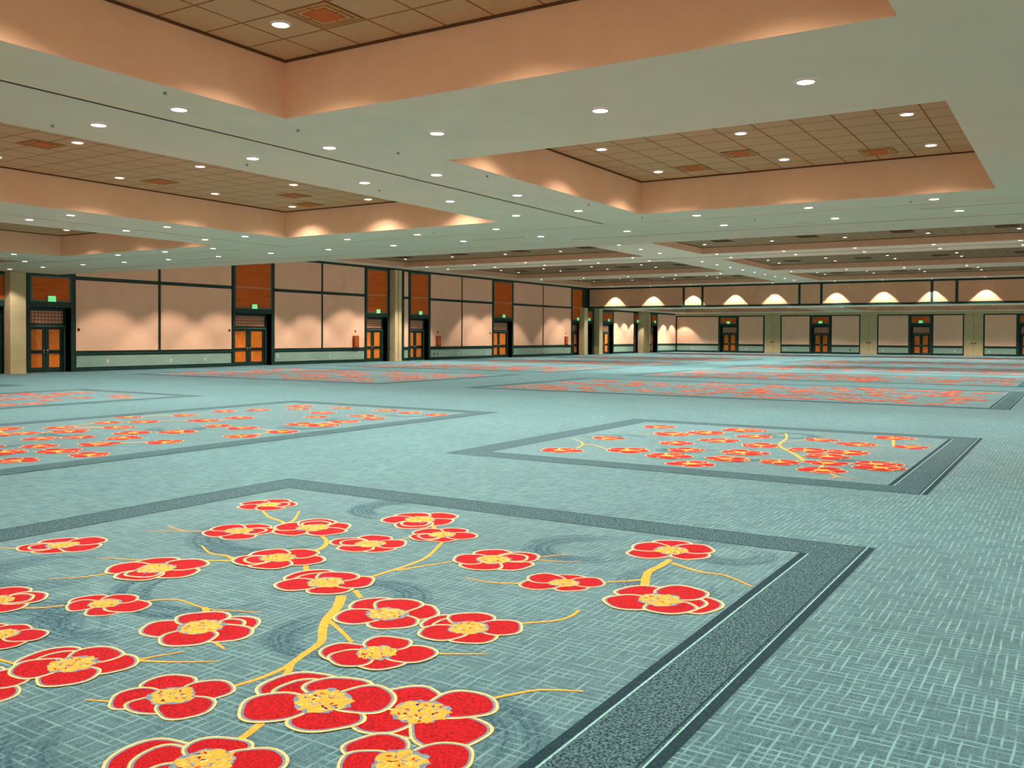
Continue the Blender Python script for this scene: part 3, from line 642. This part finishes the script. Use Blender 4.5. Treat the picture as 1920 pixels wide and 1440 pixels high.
# ================================================================ CARPET PANELS
SL = ['panel', 'swirl', 'band', 'strip', 'line', 'cream', 'grey', 'red', 'gold', 'redfar', 'band_far', 'goldfar']
IX = {k: i for i, k in enumerate(SL)}
def poly(bm, pts, z, mk):
    try:
        f = bm.faces.new([bm.verts.new((p[0], p[1], z)) for p in pts])
    except ValueError: return
    f.material_index = IX[mk]
    f.normal_update()
    if f.normal.z < 0: f.normal_flip()

def petal(cx, cy, tx, ty, wf=.40, grow=0, n=22, seed=0, k0=.58, ka=.42):
    dx, dy = tx-cx, ty-cy; L = math.hypot(dx, dy) or .1; ux, uy = dx/L, dy/L
    a, b = L*ka+grow, L*wf+grow; mx, my = cx+ux*L*k0, cy+uy*L*k0
    out = []
    for i in range(n):
        t = 2*PI*i/n; c, s = math.cos(t), math.sin(t)
        w = 1+.035*math.sin(3*t+seed)+.025*math.sin(5*t+2*seed)
        e = .96
        X = a*w*math.copysign(abs(c)**e, c); Y = b*w*math.copysign(abs(s)**e, s)*(1+.10*c)
        out.append((mx+ux*X-uy*Y, my+uy*X+ux*Y))
    return out

def flower(bm, cx, cy, tips, z, detail=2, seed=0, fold_at=None):
    R = sum(math.hypot(t[0]-cx, t[1]-cy) for t in tips)/len(tips)
    g = (.026 if detail == 2 else .015)*min(1.2, R/.42)
    order = list(range(len(tips))); random.Random(seed).shuffle(order)
    dz = .00012
    n = 36 if detail == 2 else (14 if detail == 1 else 9)
    fold = order[-1]
    if fold_at is not None:
        fold = fold_at
        if fold >= 0: order.remove(fold); order.insert(0, fold)
    for k, i in enumerate(order):
        tx, ty = tips[i]
        L = math.hypot(tx-cx, ty-cy); wf = .46*min(1.25, max(.88, R/L))*(1.15 if i == fold and fold_at is not None else 1)
        def lay(tx, ty, wf, ka=.44):
            nonlocal z
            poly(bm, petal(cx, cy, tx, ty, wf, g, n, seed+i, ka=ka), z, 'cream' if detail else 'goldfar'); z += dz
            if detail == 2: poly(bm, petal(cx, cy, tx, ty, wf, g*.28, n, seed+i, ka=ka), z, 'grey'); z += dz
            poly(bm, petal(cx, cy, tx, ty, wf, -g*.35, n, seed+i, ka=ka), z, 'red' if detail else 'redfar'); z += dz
        lay(tx, ty, wf)
        if detail and i == fold:       # the folded petal shows a smaller lobe in front of a larger one
            lay(cx+(tx-cx)*.8, cy+(ty-cy)*.8, wf*.92, .36)
    rr = random.Random(seed+5)
    m = 30 if detail == 2 else 12
    def star(r, zz, mk, j=.22):
        poly(bm, [(cx+r*(1+rr.uniform(-j, j))*math.cos(2*PI*i/m), cy+r*(1+rr.uniform(-j, j))*math.sin(2*PI*i/m)) for i in range(m)], zz, mk)
    if detail == 2: star(R*.42, z, 'grey', .14); z += dz
    star(R*(.38 if detail == 2 else .3), z, 'gold' if detail else 'goldfar'); z += dz
    if detail == 2:
        for i in range(34):
            a, r = rr.uniform(0, 2*PI), R*.33*math.sqrt(rr.uniform(.02, 1)); px, py = cx+r*math.cos(a), cy+r*math.sin(a)
            q = rr.uniform(0, PI); l, w = R*.05, R*.018
            pts = [(px+l*math.cos(q)*math.cos(t)-w*math.sin(q)*math.sin(t), py+l*math.sin(q)*math.cos(t)+w*math.cos(q)*math.sin(t)) for t in (0, PI/3, 2*PI/3, PI, 4*PI/3, 5*PI/3)]
            poly(bm, pts, z, rr.choice(['red', 'grey', 'cream', 'grey']))
    return z

def smooth(pts, k=6):
    P = [pts[0]]+list(pts)+[pts[-1]]; out = []
    for i in range(1, len(P)-2):
        p0, p1, p2, p3 = P[i-1], P[i], P[i+1], P[i+2]
        for s in range(k):
            t = s/k
            out.append(tuple(.5*((2*p1[a])+(-p0[a]+p2[a])*t+(2*p0[a]-5*p1[a]+4*p2[a]-p3[a])*t*t+(-p0[a]+3*p1[a]-3*p2[a]+p3[a])*t**3) for a in (0, 1)))
    return out+[tuple(P[-2])]

def ribbon(bm, pts, w0, w1, z, mk):
    S = smooth(pts); n = len(S); Lf, Rt = [], []
    for i, p in enumerate(S):
        q0, q1 = S[max(0, i-1)], S[min(n-1, i+1)]
        dx, dy = q1[0]-q0[0], q1[1]-q0[1]; L = math.hypot(dx, dy) or 1
        w = (w0+(w1-w0)*i/(n-1))/2
        Lf.append((p[0]-dy/L*w, p[1]+dx/L*w)); Rt.append((p[0]+dy/L*w, p[1]-dx/L*w))
    for i in range(n-1): poly(bm, [Lf[i], Lf[i+1], Rt[i+1], Rt[i]], z, mk)

def swirl(bm, cx, cy, r, a0, a1, z, seed=0, rings=6, spread=.5):
    """a curling brushstroke: overlapping tapered arcs of different widths"""
    rr = random.Random(seed); r *= 1.45
    for k in range(rings):
        f = k/rings; q = r*(1-spread*f); b0, b1 = a0+rr.uniform(-.25, .5), a1+rr.uniform(-.5, .25)
        w = r*spread/rings*rr.uniform(.9, 1.7); n = 26; L_, R_ = [], []
        for i in range(n+1):
            t = i/n; a = b0+(b1-b0)*t; s = max(.03, math.sin(PI*t))**.6; qq = q*(1-.35*t)
            L_.append((cx+(qq+w*s/2)*math.cos(a), cy+(qq+w*s/2)*math.sin(a))); R_.append((cx+(qq-w*s/2)*math.cos(a), cy+(qq-w*s/2)*math.sin(a)))
        for i in range(n): poly(bm, [L_[i], L_[i+1], R_[i+1], R_[i]], z+.00006*k, 'swirl')

def carpet_panel(x0, x1, y0, y1, label, flowers, branches=(), detail=1, swirls=(), folds=None):
    t = tag(empty('floral_carpet_panel', ((x0+x1)/2, (y0+y1)/2, 0)), label, 'carpet panel', 'floral carpet panels')
    cx, cy = t.location.x, t.location.y
    bm = bmesh.new(); b = .62
    poly(bm, [(x0+b, y0+b), (x1-b, y0+b), (x1-b, y1-b), (x0+b, y1-b)], .002, 'panel')
    for q, s in enumerate(swirls): swirl(bm, *s[:5], .0024+.0006*(q % 3)-.0002*(q % 2), *s[5:])
    for k, (pts, w0, w1) in enumerate(branches):
        ribbon(bm, pts, w0, w1, .0044+.00004*k, 'gold' if detail else 'goldfar')
    inside = lambda q: x0+b+.05 < q[0] < x1-b-.05 and y0+b+.05 < q[1] < y1-b-.05
    slots = []
    for k, (c, tips) in enumerate(flowers):
        if not inside(c): continue
        used = {s for q, s in slots if math.hypot(q[0]-c[0], q[1]-c[1]) < 1.15}; sl = next(i for i in range(99) if i not in used); slots.append((c, sl))
        # keep every petal on the panel
        tips = [(min(max(p[0], x0+b+.03), x1-b-.03), min(max(p[1], y0+b+.03), y1-b-.03)) for p in tips]
        flower(bm, c[0], c[1], tips, .0056+.0026*sl, detail, k*7+3, folds.get(k) if folds else None)
    for v in bm.verts: v.co.x -= cx; v.co.y -= cy
    obj('blossom_field', bm, [M[s] for s in SL], t)
    # border: dark outlines, speckled band, pale pinstripe
    bm = bmesh.new(); z = .003
    def rect_ring(o, i, zz, mk, ysides=True):
        a = (x0+o, x1-o, y0+o, y1-o); c = (x0+i, x1-i, y0+i, y1-i)
        poly(bm, [(a[0], a[2]), (a[1], a[2]), (c[1], c[2]), (c[0], c[2])], zz, mk)
        poly(bm, [(a[0], a[3]), (a[1], a[3]), (c[1], c[3]), (c[0], c[3])], zz, mk)
        poly(bm, [(a[0], a[2]), (a[0], a[3]), (c[0], c[3]), (c[0], c[2])], zz, mk)
        poly(bm, [(a[1], a[2]), (a[1], a[3]), (c[1], c[3]), (c[1], c[2])], zz, mk)
    rect_ring(0, b, z, 'band')
    e = .02
    rect_ring(0, e, z+.0006, 'strip'); rect_ring(b-e, b, z+.0006, 'strip')
    # the long side that faces the open aisle carries the broad dark strips and pale pinstripes
    for (p, q, mk) in ((0, .07, 'strip'), (.07, .082, 'line'), (.1, .115, 'strip'), (.53, .545, 'line'), (.55, .62, 'strip')):
        lo = x0 if q < .3 else x0+b; hi = x1 if q < .3 else x1-b
        poly(bm, [(lo, y0+p), (hi, y0+p), (hi, y0+q), (lo, y0+q)], z+.0012, mk)
    for v in bm.verts: v.co.x -= cx; v.co.y -= cy
    obj('border', bm, [M[s] for s in SL], t)
    return t

def ring_flower(c, r, rng, n=5):
    a = rng.uniform(0, 2*PI)
    return (c, [(c[0]+r*rng.uniform(.85, 1.12)*math.cos(a+2*PI*i/n+rng.uniform(-.15, .15)), c[1]+r*rng.uniform(.85, 1.12)*math.sin(a+2*PI*i/n+rng.uniform(-.15, .15))) for i in range(n)])

rg = random.Random(11)
F1 = [(tuple(c), [tuple(p) for p in t]) for c, t in FLOWERS]+[ring_flower((x, y), max(r, .36), rg) for x, y, r in RINGS]
# the pattern goes on outside the picture, toward the camera and to the left
F1 += [ring_flower(c, .42, rg) for c in ((2.4, 3.2), (1.9, 5.2), (2.9, 7.4), (2.0, 8.9), (1.2, 2.9))]
SW1 = [(3.95, 3.1, .55, -1.9, 1.2, 1, 7, .6), (4.75, 8.1, .55, 0, 5.2, 2, 5, .6), (5.75, 5.15, .5, -2.6, 1.2, 3, 5, .5), (5.35, 6.2, .8, 1.2, 4.4, 4, 6, .4), (4.9, 4.55, .42, .4, 4.2, 5, 5, .5),
       (8.3, 4.3, .5, -.5, 4.6, 6, 5, .5), (9.0, 2.95, .42, 0, 5.8, 7, 5, .6), (7.6, 2.95, .45, .5, 5, 8, 5, .5), (4.3, 6.3, .5, 1, 4.6, 9, 5, .5), (8.95, 7.2, .6, -.6, 3.6, 10, 6, .5), (7.1, 7.3, .8, 1.4, 4.4, 11, 6, .4), (3.0, 4.3, .6, 1.5, 5, 12, 6, .6), (3.6, 6.9, .6, -1, 2.2, 13, 6, .6)]
carpet_panel(1.0, 10.03, 1.77, 10.3, 'floral carpet panel nearest the camera with large red blossoms on gold branches', F1, [([tuple(p) for p in L], a, b) for L, a, b in BRANCHES], 2, SW1,
             {0: -1, 1: 0, 2: 4, 3: 1, 4: -1, 5: 4, 6: -1, 7: 0, 8: -1, 9: -1, 10: -1, 11: 2, 12: -1, 13: 4, 14: -1, 15: -1})
F2 = [ring_flower(tuple(c), rg.uniform(.36, .44), rg) for c in C2F]
SW2 = [(17+rg.uniform(-3, 4.6), 6+rg.uniform(-3.2, 3.2), rg.uniform(.35, .6), rg.uniform(0, 6), rg.uniform(7, 10), 30+i, 5, .5) for i in range(7)]
carpet_panel(13.85, 22.45, 1.78, 10.12, 'small square floral carpet panel at right, beyond the one nearest the camera', F2, [([tuple(p) for p in L], a, b) for L, a, b in C2B], 1, SW2)
def scatter(x0, x1, y0, y1, n, rng, avoid=()):
    out = list(avoid); tries = 0
    while len(out) < n+len(avoid) and tries < 6000:
        tries += 1; c = (rng.uniform(x0+1, x1-1), rng.uniform(y0+1, y1-1))
        if all(math.hypot(c[0]-o[0], c[1]-o[1]) > .72 for o in out): out.append(c)
    return out[len(avoid):]
def twigs(cs, rng, n):
    out = []
    for i in range(n):
        a = rng.choice(cs); b = min((c for c in cs if c is not a), key=lambda c: abs(math.hypot(c[0]-a[0], c[1]-a[1])-1.3))
        m = ((a[0]+b[0])/2+rng.uniform(-.2, .2), (a[1]+b[1])/2+rng.uniform(-.2, .2)); out.append(([a, m, b], .07, .04))
    return out
cs = [tuple(c) for c in L2F]; ex = scatter(5, 11, 14.3, 21, 14, rg, cs)
carpet_panel(4.5, 22.1, 14.25, 22.45, 'long floral carpet panel in the left middle distance with scattered red blossoms', [ring_flower(c, rg.uniform(.34, .42), rg) for c in cs+ex], twigs(cs, rg, 16), 1, [(8+i*2.0, 17+rg.uniform(-1.4, 4), .55, rg.uniform(0, 3), rg.uniform(5, 7), 50+i, 5, .5) for i in range(7)])
FAR = [(4.5, 22.0, 26.8, 34.0, 'floral carpet panel at the left edge beyond the long one'), (4.5, 22.0, 38.0, 45.4, 'floral carpet panel nearest the plain left pilaster'),
       (31.7, 44.3, 26.9, 45.0, 'floral carpet panel before the second and third tall doors'), (31.7, 42.9, 1.8, 22.25, 'first wide floral carpet panel across the right half of the hall'),
       (46.9, 57.2, 1.8, 22.0, 'second wide floral carpet panel across the right half of the hall'), (48.4, 59.0, 26.9, 45.0, 'floral carpet panel before the tall grooved pilaster'),
       (61.4, 73.5, 1.8, 22.0, 'third wide floral carpet panel across the right half of the hall'), (63.2, 75.0, 26.9, 45.0, 'floral carpet panel before the midway doors'),
       (78, 92, 1.8, 22.0, 'farthest wide floral carpet panel on the right before the bulkhead'), (79.5, 92, 26.9, 45.0, 'farthest floral carpet panel on the left before the bulkhead'),
       (101, 118, 3, 22.0, 'dim floral carpet panel behind the bulkhead, right half'), (101, 118, 27, 45.0, 'dim floral carpet panel behind the bulkhead, left half')]
for x0, x1, y0, y1, l in FAR:
    area = (x1-x0-1.4)*(y1-y0-1.4); c = scatter(x0, x1, y0, y1, min(int(area*.62), 120), rg)
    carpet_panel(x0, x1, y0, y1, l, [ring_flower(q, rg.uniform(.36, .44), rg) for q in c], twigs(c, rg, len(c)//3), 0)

# ================================================================ WORLD, CAMERA
w = bpy.data.worlds.new('world'); SC.world = w; w.use_nodes = True
w.node_tree.nodes['Background'].inputs['Color'].default_value = (1, .87, .70, 1)
w.node_tree.nodes['Background'].inputs['Strength'].default_value = 1.0  # warm ambient fill, added through the open near and right sides

cam = bpy.data.cameras.new('camera'); co = bpy.data.objects.new('camera', cam); C.objects.link(co)
YAW, PITCH, ROLL, FPX, CX, CY = 0.55422, 0.01477, -0.00452, 1715.22, 965.78, 654.88
fwd = Vector((math.cos(PITCH)*math.cos(YAW), math.cos(PITCH)*math.sin(YAW), -math.sin(PITCH)))
right = Vector((math.sin(YAW), -math.cos(YAW), 0)); down = fwd.cross(right)
r2 = right*math.cos(ROLL)+down*math.sin(ROLL); d2 = -right*math.sin(ROLL)+down*math.cos(ROLL)
from mathutils import Matrix
R3 = Matrix((r2, -d2, -fwd)).transposed()
co.matrix_world = Matrix.Translation((-.08863, -.03796, 2.21425)) @ R3.to_4x4()
cam.sensor_width = 36; cam.lens = 36*FPX/1920
cam.shift_x = (960-CX)/1920; cam.shift_y = (CY-720)/1920
cam.clip_end = 400; cam.clip_start = .05
SC.camera = co
